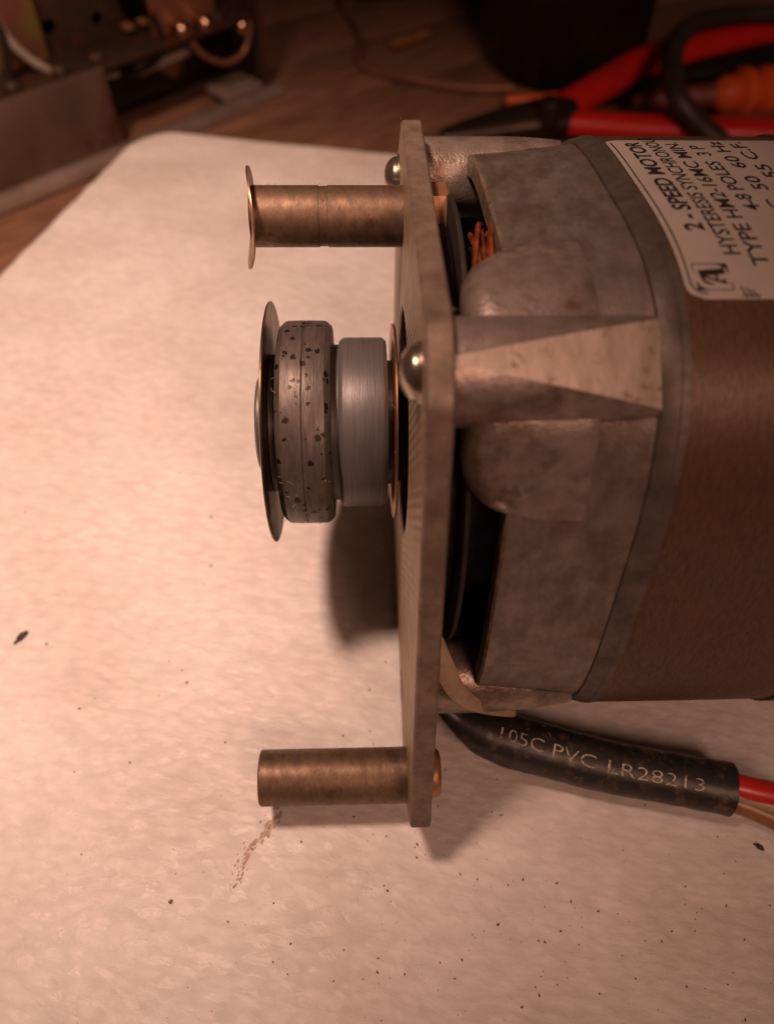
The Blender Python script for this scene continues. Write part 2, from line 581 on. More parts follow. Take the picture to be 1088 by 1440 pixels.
# ------------------------------------------------------------------ polystyrene sheet
FO = Vector((-95.5, 308.0, 0))
FX = Vector((0.981, -0.192, 0))
FY = Vector((-0.280, -0.960, 0))


def foam_z(a, b):
    z = 0.28 * noise.noise(Vector((a * 0.03, b * 0.09, 0))) + 0.05 * noise.noise(Vector((a * 0.02, b * 0.35, 5)))
    return z + 0.02 * noise.noise(Vector((a * 0.25, b * 0.6, 8))) - 0.35


def on_foam(px, py):
    p = G(px, py, -0.35)
    d = p - FO
    det = FX.x * FY.y - FX.y * FY.x
    a = (d.x * FY.y - d.y * FY.x) / det
    b = (FX.x * d.y - FX.y * d.x) / det
    return Vector((p.x, p.y, foam_z(a, b)))


def build_foam():
    V, F = [], []
    na, nb = 250, 250
    LA, LB, RC = 330.0, 350.0, 17.0
    for j in range(nb + 1):
        b = LB * j / nb
        a0 = 0.0
        if b < RC:
            a0 = RC - math.sqrt(max(0, RC * RC - (RC - b) ** 2))
        a0 += 0.5 * noise.noise(Vector((b * 0.12, 3, 0)))
        for i in range(na + 1):
            t = i / na
            a = a0 + (LA - a0) * t
            bb = b + (0.6 * noise.noise(Vector((a * 0.12, 9, 0))) + 0.3 * noise.noise(Vector((a * 0.5, 4, 0)))) * max(0, 1 - b / 20)
            p = FO + FX * a + FY * bb
            z = foam_z(a, bb)
            e = min(a - a0, bb)
            if e < 2.0:
                z -= 0.9 * (1 - max(e, 0) / 2.0) ** 2
            V.append((p.x, p.y, z))
    W = na + 1
    for j in range(nb):
        for i in range(na):
            F.append((j * W + i, j * W + i + 1, (j + 1) * W + i + 1, (j + 1) * W + i))
    edge = [i for i in range(W)] + [j * W + na for j in range(1, nb + 1)] + [nb * W + i for i in range(na - 1, -1, -1)] + [j * W for j in range(nb - 1, 0, -1)]
    base = len(V)
    for e in edge:
        V.append((V[e][0], V[e][1], BZ))
    n = len(edge)
    for k in range(n):
        k2 = (k + 1) % n
        F.append((edge[k], base + k, base + k2, edge[k2]))
    F.append(tuple(base + k for k in range(n)))
    return V, F


foam = mesh('foam_board', *build_foam(), M['foam'], None, angle=60)
tag(foam, 'white polystyrene sheet with a rounded corner lying under the motor', 'foam board')

# ------------------------------------------------------------------ motor frame
# local X runs along the shaft (plate front face at x = 0, shaft end at -25), local Y / Z across it
yaw, roll = 0.031, 0.012
a_c = Vector((1, roll, -yaw)).normalized()
u_c = Vector((0, 1, 0))
u_c = (u_c - a_c * u_c.dot(a_c)).normalized()
w_c = a_c.cross(u_c)
Rcam = Matrix(((1, 0, 0), (0, SP, -CP), (0, CP, SP)))          # camera axes -> world axes
MR = Rcam @ Matrix((a_c, u_c, w_c)).transposed()
P0 = CAMP + Rcam @ Vector(((565 - 544) / FPX * 141, (720 - 594) / FPX * 141, -141))
motor = empty('electric_motor', P0, MR)
tag(motor, 'two speed electric motor with grey pulley, mounting plate and brass standoffs lying on its side', 'motor')

CU, CW = -0.3, 0.0                       # centre of the casting
TH0 = math.radians(1.6)
A_SQ, N_SQ = 43.5, 3.4


def rho(phi):
    """rounded-square radius, phi measured from a corner"""
    q = phi + math.pi / 4
    return A_SQ / (abs(math.cos(q)) ** N_SQ + abs(math.sin(q)) ** N_SQ) ** (1 / N_SQ)


def pol(phi, r):
    t = phi + TH0
    return CU + r * math.sin(t), CW + r * math.cos(t)


def sq_sweep(prof, n=288, cap=True):
    """prof: (x, scale, inset mm) rings of the rounded square"""
    V, F = [], []
    for (x, s, d) in prof:
        for k in range(n):
            ph = 2 * math.pi * k / n
            u, w = pol(ph, rho(ph) * s - d)
            V.append((x, u, w))
    for i in range(len(prof) - 1):
        for k in range(n):
            k2 = (k + 1) % n
            F.append((i * n + k, i * n + k2, (i + 1) * n + k2, (i + 1) * n + k))
    if cap:
        F.append(tuple(range((len(prof) - 1) * n, len(prof) * n)))
    return V, F


# --- end casting: a bell with an open front between four lobed posts
ring_prof = [(24, 1, 9), (12.1, 1, 7.2), (11.5, 1, 6.6), (11.5, 1, 3.6), (11.9, 1, 3.2), (18, 1, 2.75), (25.5, 1, 1.9), (28.2, 1, 1.4)]
casting = mesh('end_casting', *sq_sweep(ring_prof, cap=False), M['turned'], motor, mats=[M['turned'], M['edge']],
               idx=[1] * (288 * 4) + [0] * (288 * 3), angle=28)
lip = mesh('casting_lip', *sq_sweep([(28.2, 1, 1.45), (28.3, 1, 0.95), (28.7, 1, 0.7), (30.3, 1, 0.3), (30.4, 1, 0.3), (30.5, 1, 0.3), (30.6, 1, 0.18), (31.6, 1, 0.1), (31.6, 1, 1.5)], cap=False),
           M['gasket'], casting, angle=28)
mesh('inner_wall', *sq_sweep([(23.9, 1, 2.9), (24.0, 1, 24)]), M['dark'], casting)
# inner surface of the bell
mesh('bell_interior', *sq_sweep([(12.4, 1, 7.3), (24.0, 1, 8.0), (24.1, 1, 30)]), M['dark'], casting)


def post(phi):
    """round post, its outer side machined to a slope"""
    V, F, I = [], [], []
    na, nc, nx = 40, 10, 20
    R = 6.8
    cu, cw = pol(phi, 45.0)
    t = phi + TH0
    ru, rw = math.sin(t), math.cos(t)              # outward
    su, sw = math.cos(t), -math.sin(t)             # sideways
    n = na + nc
    for i in range(nx + 1):
        f = i / nx
        x = 3.4 + (28.3 - 3.4) * f
        h = math.sqrt(R * R - (0.5 + 4.9 * f) ** 2)   # the cut widens evenly towards the shoulder
        a0 = math.acos(h / R)
        for k in range(na):                        # round flank from one chord end to the other
            a = a0 + (2 * math.pi - 2 * a0) * k / (na - 1)
            o, sd = R * math.cos(a), R * math.sin(a)
            V.append((x, cu + ru * o + su * sd, cw + rw * o + sw * sd))
        c = R * math.sin(a0)
        for k in range(nc):                        # machined flat
            sd = -c + 2 * c * (k + 1) / (nc + 1)
            V.append((x, cu + ru * h + su * sd, cw + rw * h + sw * sd))
    for i in range(nx):
        for k in range(n):
            k2 = (k + 1) % n
            F.append((i * n + k, i * n + k2, (i + 1) * n + k2, (i + 1) * n + k))
            I.append(0 if k < na - 1 else 1)
    F.append(tuple(range(n))); I.append(0)
    F.append(tuple(range(nx * n, (nx + 1) * n))); I.append(0)
    return V, F, I


def lobe(phi0, span=27):
    """smooth web on both sides of a post, rounded at its front corners"""
    V, F = [], []
    T = math.radians(span)
    nt, nx, nf, ns = 44, 8, 6, 3
    rowlen = nx + nf + ns + 3
    RF = 3.6
    for j in range(nt + 1):
        t = -T + 2 * T * j / nt
        ph = phi0 + t
        # front edge in x
        d = (T - abs(t)) / math.radians(11)
        xf = 5.6
        if d < 1:
            xf = 5.6 + 6.6 * (1 - math.sqrt(max(0, 1 - (1 - d) ** 2)))
        ro = rho(ph)
        side = 1.75 * max(0.0, 1 - (T - abs(t)) / math.radians(12)) ** 1.5      # blends into the bell at its flanks
        drop = 0.95 * min(1.0, max(0.0, (-t - math.radians(9)) / math.radians(8)))

        def skin(x):
            bell = 3.2 - 0.45 * (x - 11.9) / 6.1 if x < 18 else 2.75 - 0.85 * (x - 18) / 7.5
            want = 1.5 + side + drop + 0.05 * (21.3 - x)
            return min(want, bell - 0.03) if x > 11.6 else want

        V.append((21.6, *pol(ph, ro - 4.2)))
        V.append((21.55, *pol(ph, ro - skin(21.5) - 0.2)))
        for i in range(nx + 1):
            x = 21.3 + (xf + RF - 21.3) * i / nx
            V.append((x, *pol(ph, ro - skin(x))))
        r1 = ro - skin(xf + RF)
        for i in range(1, nf + 1):
            a = math.pi / 2 * i / nf
            V.append((xf + RF - RF * math.sin(a), *pol(ph, r1 - RF * (1 - math.cos(a)))))
        for i in range(1, ns + 1):
            V.append((xf + 0.3 * i, *pol(ph, r1 - RF - (4.0 * i))))
    for j in range(nt):
        for i in range(rowlen - 1):
            F.append((j * rowlen + i, j * rowlen + i + 1, (j + 1) * rowlen + i + 1, (j + 1) * rowlen + i))
    # back wall of the web so that it is closed towards the hollow
    return V, F


for k in range(4):
    V, F, I = post(k * math.pi / 2)
    mesh('post', V, F, None, casting, mats=[M['cast'], M['milled']], idx=I, angle=14)
    if k == 0:
        mesh('web', *lobe(0.0, 25), M['cast'], casting, angle=40)

# turned shoulder behind the webs
for k in range(1, 4):
    V, F = [], []
    T = math.radians(25 if k == 0 else 9)
    for j in range(41):
        ph = k * math.pi / 2 - T + 2 * T * j / 40
        e = min(1.0, (1 - abs(j - 20) / 20) * 3.0)
        ro = rho(ph)
        for (x, dd) in ((21.3, 3.4), (21.4, 2.35 - 0.45 * e), (22.0, 2.15 - 0.45 * e), (28.0, 1.55)):
            V.append((x, *pol(ph, ro - dd)))
    for j in range(40):
        for i in range(3):
            a = j * 4 + i
            F.append((a, a + 1, a + 5, a + 4))
    mesh('shoulder', V, F, M['turned'], casting, angle=30)

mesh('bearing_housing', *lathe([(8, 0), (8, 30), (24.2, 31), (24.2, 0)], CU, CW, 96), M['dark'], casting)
mesh('cavity_baffle', *lathe(rprof(6.6, 7.4, 38.5, 0.2), CU, CW, 96), M['dark'], casting)  # added dark baffle, blocks the bright gap so the cavity stays black
mesh('bearing_bracket', *lathe(rprof(4.6, 6.5, 34.0, 0.6), n=96), M['cavity_dark'], casting)


def winding(t0, t1, count):
    """bundle of enamelled strands bent round inside the bell"""
    V, F = [], []
    for k in range(count):
        R0, x0 = 34.6 + random.gauss(0, 1.6), 13.2 + random.gauss(0, 1.6)
        w1, w2 = random.uniform(0, 6), random.uniform(0, 6)
        pts = []
        for i in range(9):
            f = i / 8
            a = math.radians(t0 + (t1 - t0) * f)
            R = R0 + 0.5 * math.sin(w1 + 5 * f) - 2.5 * (2 * f - 1) ** 4
            x = x0 + 0.6 * math.sin(w2 + 6 * f) + 2.0 * (2 * f - 1) ** 4
            pts.append((x, CU + R * math.sin(a), CW + R * math.cos(a)))
        v, f_, _ = tube(pts, [0.42] * 9, n=6, ref=Vector((1, 0, 0)), sub=3)
        b0 = len(V)
        V.extend(v)
        F.extend([tuple(b0 + i for i in q) for q in f_])
    return V, F


wd_ = mesh('copper_winding', *winding(12, 50, 60), M['winding'], motor)
wd_['kind'] = 'stuff'

# --- stator stack and the rear casting
stack = mesh('stator_wrap', *sq_sweep([(31.4, 1, 0.6), (31.5, 1, 0.25), (46, 1, 0.2), (62, 1, 0.25), (62.1, 1, 1.5)], cap=False), M['stack'], motor)
rear = mesh('rear_casting', *sq_sweep([(62.0, 1, 1.0), (62.1, 1, 0.0), (64.5, 1, -0.1), (65.2, 1, 0.8), (66, 1, 1.0), (71, 1, 0.6), (74, 1, -1.5), (90, 1, -1.6), (95, 1, 2), (98, 1, 10)]), M['cast'], motor, angle=28)
mesh('casting_lip', *sq_sweep([(61.9, 1, 0.1), (62.0, 1, -0.15), (64.0, 1, -0.2), (64.4, 1, 0.1)], cap=False), M['gasket'], rear)


# --- mounting plate
def round_poly(P, rads, seg=7):
    out = []
    n = len(P)
    for i in range(n):
        p0, p1, p2 = Vector(P[i - 1]), Vector(P[i]), Vector(P[(i + 1) % n])
        d1, d2 = (p0 - p1).normalized(), (p2 - p1).normalized()
        ang = d1.angle(d2)
        r = rads[i]
        t = r / math.tan(ang / 2)
        c = p1 + (d1 + d2).normalized() * (r / math.sin(ang / 2))
        a, b = p1 + d1 * t, p1 + d2 * t
        va, vb = a - c, b - c
        for k in range(seg + 1):
            f = k / seg
            v = (va * (1 - f) + vb * f).normalized() * r
            out.append(c + v)
    return out


OUT = [(-68.8, -7), (-68.8, 11), (-4.5, 53.0), (4.5, 53.0), (50.0, 9.5), (50.0, -8), (4.5, -50), (-4.5, -50)]
ol = round_poly(OUT, [1.2, 1.2, 5, 5, 2.5, 2.5, 6, 6])
# densify the long sides
dense = []
for i in range(len(ol)):
    a, b = ol[i], ol[(i + 1) % len(ol)]
    m = max(1, int((b - a).length / 2.5))
    for k in range(m):
        dense.append(a + (b - a) * (k / m))
dense.sort(key=lambda p: math.atan2(p.x, p.y))
PT = 3.4


def plate_mesh():
    V, F, I = [], [], []
    n = len(dense)
    rows = []
    HR = 20.0

    def hole(r, x):
        rows.append(len(V))
        for p in dense:
            d = p.normalized() * r
            V.append((x, d.x, d.y))

    def outr(ins, x):
        rows.append(len(V))
        for p in dense:
            q = p - p.normalized() * ins
            V.append((x, q.x, q.y))

    hole(HR, PT - 0.3)
    hole(HR, 0.3)
    hole(HR + 0.3, 0)
    hole(HR + 1.5, 0)
    outr(0.35, 0)
    outr(0.0, 0.3)
    outr(0.0, PT - 0.3)
    outr(0.35, PT)
    hole(HR + 0.3, PT)
    ids = [1, 0, 0, 0, 1, 1, 1, 0, 1]
    for ri in range(len(rows)):
        A, B = rows[ri], rows[(ri + 1) % len(rows)]
        for k in range(n):
            k2 = (k + 1) % n
            F.append((A + k, A + k2, B + k2, B + k)); I.append(ids[ri])
    return V, F, I


V, F, I = plate_mesh()
plate = mesh('mounting_plate', V, F, None, motor, mats=[M['plate'], M['plate_edge']], idx=I, angle=30)


# --- brass standoffs on the plate
def standoff_prof(x0, x1, r, groove=None):
    P = [(x0 + 0.6, 0), (x0 + 0.6, r - 1.0), (x0, r - 0.8), (x0, r - 0.25), (x0 + 0.25, r)]
    if groove:
        g0, g1 = groove
        P += [(g0 - 0.05, r), (g0 + 0.02, r - 0.14), (g1 - 0.02, r - 0.14), (g1 + 0.05, r)]
    P += [(x1, r), (x1, 0)]
    return P


s1 = mesh('standoff', *lathe(standoff_prof(-25.2, 0.2, 4.9, (-13.9, -12.5)), 33.7, 9.0, 64), M['brass'], plate, angle=30)
s2 = mesh('standoff', *lathe(standoff_prof(-26.0, 0.2, 4.85), -63.3, 0.6, 64), M['brass'], plate, angle=30)


def saddle_washer():
    """thin sprung disc, twisted across its height"""
    V, F = [], []
    n, rings = 56, [2.0, 4.5, 6.5, 7.6, 8.15]
    for side in (0, 1):
        for r in rings:
            for k in range(n):
                a = 2 * math.pi * k / n
                u, w = r * math.sin(a), r * math.cos(a)
                x = -25.5 + -0.017 * u * w + 0.13 * w - 0.01 * u + side * 0.28
                V.append((x, 33.4 + u, 9.0 + w))
    nr = len(rings)
    for side in (0, 1):
        for i in range(nr - 1):
            for k in range(n):
                k2 = (k + 1) % n
                b = side * nr * n
                F.append((b + i * n + k, b + i * n + k2, b + (i + 1) * n + k2, b + (i + 1) * n + k))
    for i in (0, nr - 1):
        for k in range(n):
            k2 = (k + 1) % n
            F.append((i * n + k, i * n + k2, nr * n + i * n + k2, nr * n + i * n + k))
    return V, F


mesh('end_washer', *saddle_washer(), M['washer'], plate, angle=40)


def hexnut(x0, x1, r, cu, cw, rot=0.0):
    prof = [(x0, r), (x1 - 0.5, r), (x1, r * 0.88)]
    V, F = [], []
    for x, rr in prof:
        for k in range(6):
            a = rot + math.pi / 3 * k
            V.append((x, cu + rr * math.sin(a), cw + rr * math.cos(a)))
    for i in range(2):
        for k in range(6):
            k2 = (k + 1) % 6
            F.append((i * 6 + k, i * 6 + k2, (i + 1) * 6 + k2, (i + 1) * 6 + k))
    F.append(tuple(range(6)))
    F.append(tuple(range(12, 18)))
    return V, F


mesh('hex_nut', *hexnut(PT - 0.1, 7.3, 4.9, 32.6, 13.0, math.radians(12)), M['brass_nut'], plate, smooth=False)
mesh('screw_head', *lathe(rprof(PT - 0.1, 5.9, 4.1, 0.9), -62.6, 2.0, 48), M['brass_nut'], plate)


def dome(cu, cw, r=3.5, h=2.7):
    P = [(0.1, 0), (0.1, r), (-0.5, r)]
    for i in range(1, 9):
        a = math.pi / 2 * i / 8
        P.append((-0.5 - (h - 0.5) * math.sin(a), r * math.cos(a)))
    return lathe(P, cu, cw, 48)


for k in (0, 1, 2, 3):
    cu, cw = pol(k * math.pi / 2, 45.0)
    if k == 3:
        # this one sits sunk in the plate
        mesh('sunk_screw', *lathe([(-0.12, 0), (-0.12, 3.2), (0.3, 3.4), (0.4, 0)], -50.5, -14.0, 40), M['flange'], plate)
        continue
    sh = mesh('screw', *dome(cu, cw), M['nickel'], plate)
    mesh('washer', *lathe([(-0.35, 0), (-0.35, 3.9), (0.05, 4.05), (0.05, 0)], cu, cw, 48), M['nickel'], sh)

# --- pulley on the shaft
pul = mesh('pulley', *lathe([(-22.6, 0), (-22.6, 12.2), (-20.8, 12.2), (-20.6, 13.8), (-3.0, 13.8), (-2.8, 11.0), (-1.0, 11.0), (3, 6), (14, 5), (14, 0)], n=96), M['pulley'], motor, angle=30)
mesh('flange', *lathe([(-23.4, 0), (-23.35, 16), (-23.0, 20.6), (-22.85, 21.15), (-22.6, 21.2), (-22.5, 20.8), (-22.75, 16), (-22.8, 0)], n=128), M['flange'], pul, angle=40)


def wheel_prof(x0, x1, r, ch, line=True):
    P = [(x0, 10), (x0, r - ch * 0.9), (x0 + 0.15, r - ch * 0.7), (x0 + ch * 0.8, r - 0.12), (x0 + ch * 1.2, r)]
    if line:
        m = (x0 + x1) / 2 - 0.1
        P += [(m - 0.16, r + 0.05), (m, r - 0.09), (m + 0.16, r + 0.05)]
    P += [(x1 - ch * 1.2, r), (x1 - ch * 0.8, r - 0.12), (x1 - 0.15, r - ch * 0.7), (x1, r - ch * 0.9), (x1, 10)]
    return P


mesh('large_step', *lathe(wheel_prof(-21.1, -12.2, 17.9, 1.2), n=128), M['pulley_worn'], pul, angle=24)
mesh('small_step', *lathe(wheel_prof(-11.0, -2.9, 15.0, 0.7, False), n=128), M['pulley'], pul, angle=24)
mesh('retaining_washer', *lathe([(-1.9, 0), (-1.9, 17.0), (-1.75, 17.3), (-1.45, 17.3), (-1.3, 17.0), (-1.3, 0)], n=128), M['washer'], pul, angle=40)
mesh('end_cap', *lathe([(-25.6, 0), (-25.6, 5.5), (-25.4, 8.0), (-25.0, 8.6), (-23.2, 8.8), (-23.2, 0)], n=96), M['pulley'], pul, angle=40)

# ------------------------------------------------------------------ rating label on the stator
# arc-length table of the wrap, measured along +phi (towards the far side) from the near corner
TAB = []
NPH = 2000
s = 0.0
prev = None
for i in range(NPH + 1):
    ph = -0.2 + (math.pi / 2 + 0.3) * i / NPH
    q = Vector(pol(ph, rho(ph) - 0.2))
    if prev is not None:
        s += (q - prev).length
    prev = q
    TAB.append((s, ph))


def surf(x, s, lift):
    """point on the wrap: axial x, arc length s, raised by lift"""
    lo_, hi_ = 0, NPH
    while hi_ - lo_ > 1:
        mid = (lo_ + hi_) // 2
        if TAB[mid][0] < s:
            lo_ = mid
        else:
            hi_ = mid
    f = (s - TAB[lo_][0]) / max(1e-9, TAB[hi_][0] - TAB[lo_][0])
    ph = TAB[lo_][1] + (TAB[hi_][1] - TAB[lo_][1]) * f
    e = 1e-3
    p = Vector(pol(ph, rho(ph) - 0.2))
    t = Vector(pol(ph + e, rho(ph + e) - 0.2)) - Vector(pol(ph - e, rho(ph - e) - 0.2))
    nrm = Vector((-t.y, t.x)).normalized()
    if nrm.dot(p - Vector((CU, CW))) < 0:
        nrm = -nrm
    p = p + nrm * lift
    return (x, p.x, p.y)


def proj(p):
    q = Rcam.transposed() @ (P0 + MR @ Vector(p) - CAMP)
    return 544 + FPX * q.x / -q.z, 720 - FPX * q.y / -q.z


def s_at(x, py):
    """arc length where the wrap at axial x shows at that height"""
    best = min(((abs(proj(surf(x, sv, 0))[1] - py), sv) for sv in [i * 0.25 for i in range(0, 260)]))
    return best[1]


S0 = s_at(36, 421)                                  # lower edge of the label
S1 = s_at(40, 420) + 47.0


def label_sheet(x0, x1, s0, s1, rc, lift, th):
    V, F = [], []
    nx, ns = 24, 60
    for lay in (lift, lift + th):
        for j in range(ns + 1):
            sv = s0 + (s1 - s0) * j / ns
            d = min(sv - s0, s1 - sv)
            cut = rc - math.sqrt(max(0, rc * rc - (rc - d) ** 2)) if d < rc else 0
            for i in range(nx + 1):
                V.append(surf(x0 + cut + (x1 - x0 - 2 * cut) * i / nx, sv, lay))
    W = nx + 1
    B = W * (ns + 1)
    for b in (0, B):
        for j in range(ns):
            for i in range(nx):
                F.append((b + j * W + i, b + j * W + i + 1, b + (j + 1) * W + i + 1, b + (j + 1) * W + i))
    edge = list(range(W)) + [j * W + nx for j in range(1, ns + 1)] + [ns * W + i for i in range(nx - 1, -1, -1)] + [j * W for j in range(ns - 1, 0, -1)]
    for k in range(len(edge)):
        a, b = edge[k], edge[(k + 1) % len(edge)]
        F.append((a, b, b + B, a + B))
    return V, F


LX0, LX1 = 31.9, 62.0
lab = mesh('rating_label', *label_sheet(LX0, LX1, S0, S1, 2.2, 0.05, 0.1), M['paper'], motor, angle=50)


def text_mesh(txt, size=1.0, bold=0.0):
    cu = bpy.data.curves.new('t', 'FONT')
    cu.body = txt
    cu.size = size
    cu.offset = bold
    cu.resolution_u = 3
    o = bpy.data.objects.new('t', cu)
    C.objects.link(o)
    bpy.context.view_layer.update()
    me = o.evaluated_get(bpy.context.evaluated_depsgraph_get()).to_mesh()
    V = [v.co.copy() for v in me.vertices]
    F = [tuple(p.vertices) for p in me.polygons]
    bpy.data.objects.remove(o)
    bpy.data.curves.remove(cu)
    return V, F


def label_text(txt, xc, cap, s0, s1, bold=0.0):
    V, F = text_mesh(txt, 1.0, bold)
    x0 = min(v.x for v in V)
    x1 = max(v.x for v in V)
    y1 = max(v.y for v in V)
    out = []
    for v in V:
        sv = s0 + (v.x - x0) / (x1 - x0) * (s1 - s0)
        xa = xc + cap / 2 - v.y / y1 * cap          # letters stand with their feet towards +x
        out.append(surf(xa, sv, 0.19))
    return mesh('lettering', out, F, M['ink'], lab, smooth=False)


LINES = [('2 - SPEED MOTOR', 35.9, 2.5, 326, 33.0, 0.028),
         ('HYSTERESIS SYNCHRONOUS', 39.1, 2.15, 360, 42.0, 0.012),
         ('TYPE HM2-16MC MIN.', 42.2, 2.15, 376, 40.5, 0.012),
         ('4-8 POLES  3 P', 45.6, 2.15, 297, 25.5, 0.012),
         ('VAC  50  60 Hz', 49.2, 2.15, 334, 35.0, 0.012),
         ('AMP 0.55 C.F.', 52.6, 2.15, 330, 34.0, 0.012)]
for txt, xc, cap, py, ln, bold in LINES:
    a = s_at(xc, py)
    label_text(txt, xc, cap, a, a + ln, bold)


def strip(path, wd, lift=0.2, closed=False, name='border_line', m='ink'):
    """flat printed line on the label through (x, s) points"""
    V, F = [], []
    n = len(path)
    for i in range(n):
        a = Vector(path[i - 1] if (i or closed) else path[i])
        b = Vector(path[(i + 1) % n] if (i < n - 1 or closed) else path[i])
        t = (b - a).normalized()
        nn = Vector((-t.y, t.x))
        p = Vector(path[i])
        for sg in (-0.5, 0.5):
            q = p + nn * wd * sg
            V.append(surf(q.x, q.y, lift))
    for i in range(n - (0 if closed else 1)):
        j = (i + 1) % n
        F.append((2 * i, 2 * i + 1, 2 * j + 1, 2 * j))
    return mesh(name, V, F, M[m], lab, smooth=False)


bpth = []
ix0, is0, rr = LX0 + 0.75, S0 + 0.75, 1.9
for k in range(30):
    bpth.append((ix0, S1 - 2 - (S1 - 2 - is0 - rr) * k / 29))
for k in range(1, 9):
    a = math.pi / 2 * k / 8
    bpth.append((ix0 + rr - rr * math.cos(a), is0 + rr - rr * math.sin(a)))
strip(bpth, 0.22)

# emblem: a swash letter A in a square with black corner spandrels
EX0, ES0, EW = 33.45, S0 + 1.35, 4.3


def em(x, y):                                       # emblem coords: x along text (s), y up the letter (towards -x)
    return (EX0 + EW * (1 - y), ES0 + EW * x)


def em_poly(pts, name='emblem'):
    V = [surf(*em(*p), 0.2) for p in pts]
    bm = bmesh.new()
    vs = [bm.verts.new(v) for v in V]
    for i in range(len(vs)):
        bm.edges.new((vs[i], vs[(i + 1) % len(vs)]))
    bmesh.ops.triangle_fill(bm, use_beauty=True, edges=list(bm.edges))
    bm.verts.index_update()
    VV = [v.co.copy() for v in bm.verts]
    FF = [tuple(v.index for v in f.verts) for f in bm.faces]
    bm.free()
    return mesh(name, VV, FF, M['ink'], lab, smooth=False)


def em_line(pts, wd=0.12):
    strip([em(*p) for p in pts], wd, 0.21, name='emblem_line')


for e_ in ([(0, 0), (1, 0)], [(1, 0), (1, 1)], [(1, 1), (0, 1)], [(0, 1), (0, 0)]):
    em_line(e_, 0.13)
em_poly([(0, 1), (0.0, 0.62), (0.05, 0.80), (0.14, 0.92), (0.30, 0.99)])
em_poly([(1, 0), (0.62, 0.01), (0.80, 0.06), (0.93, 0.17), (0.99, 0.36)])
# heavy right stem, thin left stem, crossbar and swash
em_poly([(0.50, 0.86), (0.74, 0.88), (0.80, 0.22), (0.90, 0.14), (0.62, 0.10), (0.58, 0.22)])
em_poly([(0.50, 0.86), (0.56, 0.80), (0.34, 0.30), (0.40, 0.16), (0.20, 0.12), (0.26, 0.30)])
em_poly([(0.30, 0.42), (0.64, 0.42), (0.64, 0.35), (0.28, 0.35)])
em_poly([(0.52, 0.86), (0.30, 0.82), (0.18, 0.62), (0.20, 0.48), (0.27, 0.62), (0.36, 0.74), (0.56, 0.78)])
# inked batch mark at the edge of the label
for dx in (0.0, 0.7, 1.35):
    strip([(38.7 + dx + 0.5, S0 + 0.1), (38.7 + dx * 0.9, S0 + 1.9 - dx * 0.35)], 0.2, 0.2, name='batch_mark')
strip([(38.6, S0 + 0.55), (40.8, S0 + 0.6)], 0.16, 0.2, name='batch_mark')

# ------------------------------------------------------------------ sleeve and leads (motor coordinates from the bench)
MRi = MR.transposed()


def loc(p):
    return MRi @ (Vector(p) - P0)


REF = MRi @ Vector((0, -0.55, 0.83))
sl_pts = [loc(G(px, py, z)) for px, py, z in [(612, 985, 15), (640, 1008, 12), (676, 1028, 9.5), (715, 1041, 7.2), (770, 1056, 5.6), (850, 1077, 5.0), (940, 1094, 4.9), (1026, 1110, 4.9)]]
V, F, SL = tube(sl_pts, [0.8, 2.2, 4.2, 5.0, 4.9, 4.75, 4.65, 4.75], n=36, ref=REF, caps=False, sub=10)
# frayed, slightly uneven wall
V = [Vector(v) + Vector((noise.noise(Vector(v) * 0.5), noise.noise(Vector(v) * 0.5 + Vector((9, 0, 0))), 0)) * 0.16 for v in V]
nV = len(V)
inner = []
for i in range(len(SL) - 4, len(SL)):
    pass
n_ = 36
last = len(SL) - 1
# rim and inside of the open end
L_, q, r, e1, e2 = SL[last]
for dd, rs in ((0.0, 0.80), (-6.0, 0.78)):
    t = e1.cross(e2)
    tt = (SL[last][1] - SL[last - 1][1]).normalized()
    for k in range(n_):
        an = 2 * math.pi * k / n_
        V.append(q + tt * dd + e1 * (r * rs * math.cos(an)) + e2 * (r * rs * math.sin(an)))
for k in range(n_):
    k2 = (k + 1) % n_
    F.append((last * n_ + k, last * n_ + k2, nV + k2, nV + k))
    F.append((nV + k, nV + k2, nV + n_ + k2, nV + n_ + k))
F.append(tuple(range(n_)))
sleeve = mesh('cable_sleeve', V, F, M['sleeve'], motor, angle=50)


def on_sleeve(sv, ang, lift):
    for i in range(len(SL) - 1):
        if SL[i + 1][0] >= sv:
            break
    A, B = SL[i], SL[i + 1]
    f = (sv - A[0]) / (B[0] - A[0])
    q = A[1].lerp(B[1], f)
    r = A[2] + (B[2] - A[2]) * f + lift
    e1 = A[3].lerp(B[3], f).normalized()
    e2 = A[4].lerp(B[4], f).normalized()
    return q + e1 * (r * math.cos(ang)) + e2 * (r * math.sin(ang))


def s_on_sleeve(px):
    return min((abs(proj(q)[0] - px), L) for (L, q, r, a, b) in SL)[1]


TV, TF = text_mesh('105C PVC LR28213', 1.0, -0.014)
tx0, tx1 = min(v.x for v in TV), max(v.x for v in TV)
ty1 = max(v.y for v in TV)
sa, sb = s_on_sleeve(688), s_on_sleeve(976)
cap = 2.15
tv = []
for v in TV:
    sv = sa + (v.x - tx0) / (tx1 - tx0) * (sb - sa)
    h = v.y / ty1 * cap - cap / 2 + 0.7 + 1.1 * (1 - (v.x - tx0) / (tx1 - tx0)) ** 2
    tv.append(on_sleeve(sv, -h / 4.75, 0.14))
mesh('lettering', tv, TF, M['print'], sleeve, smooth=False)

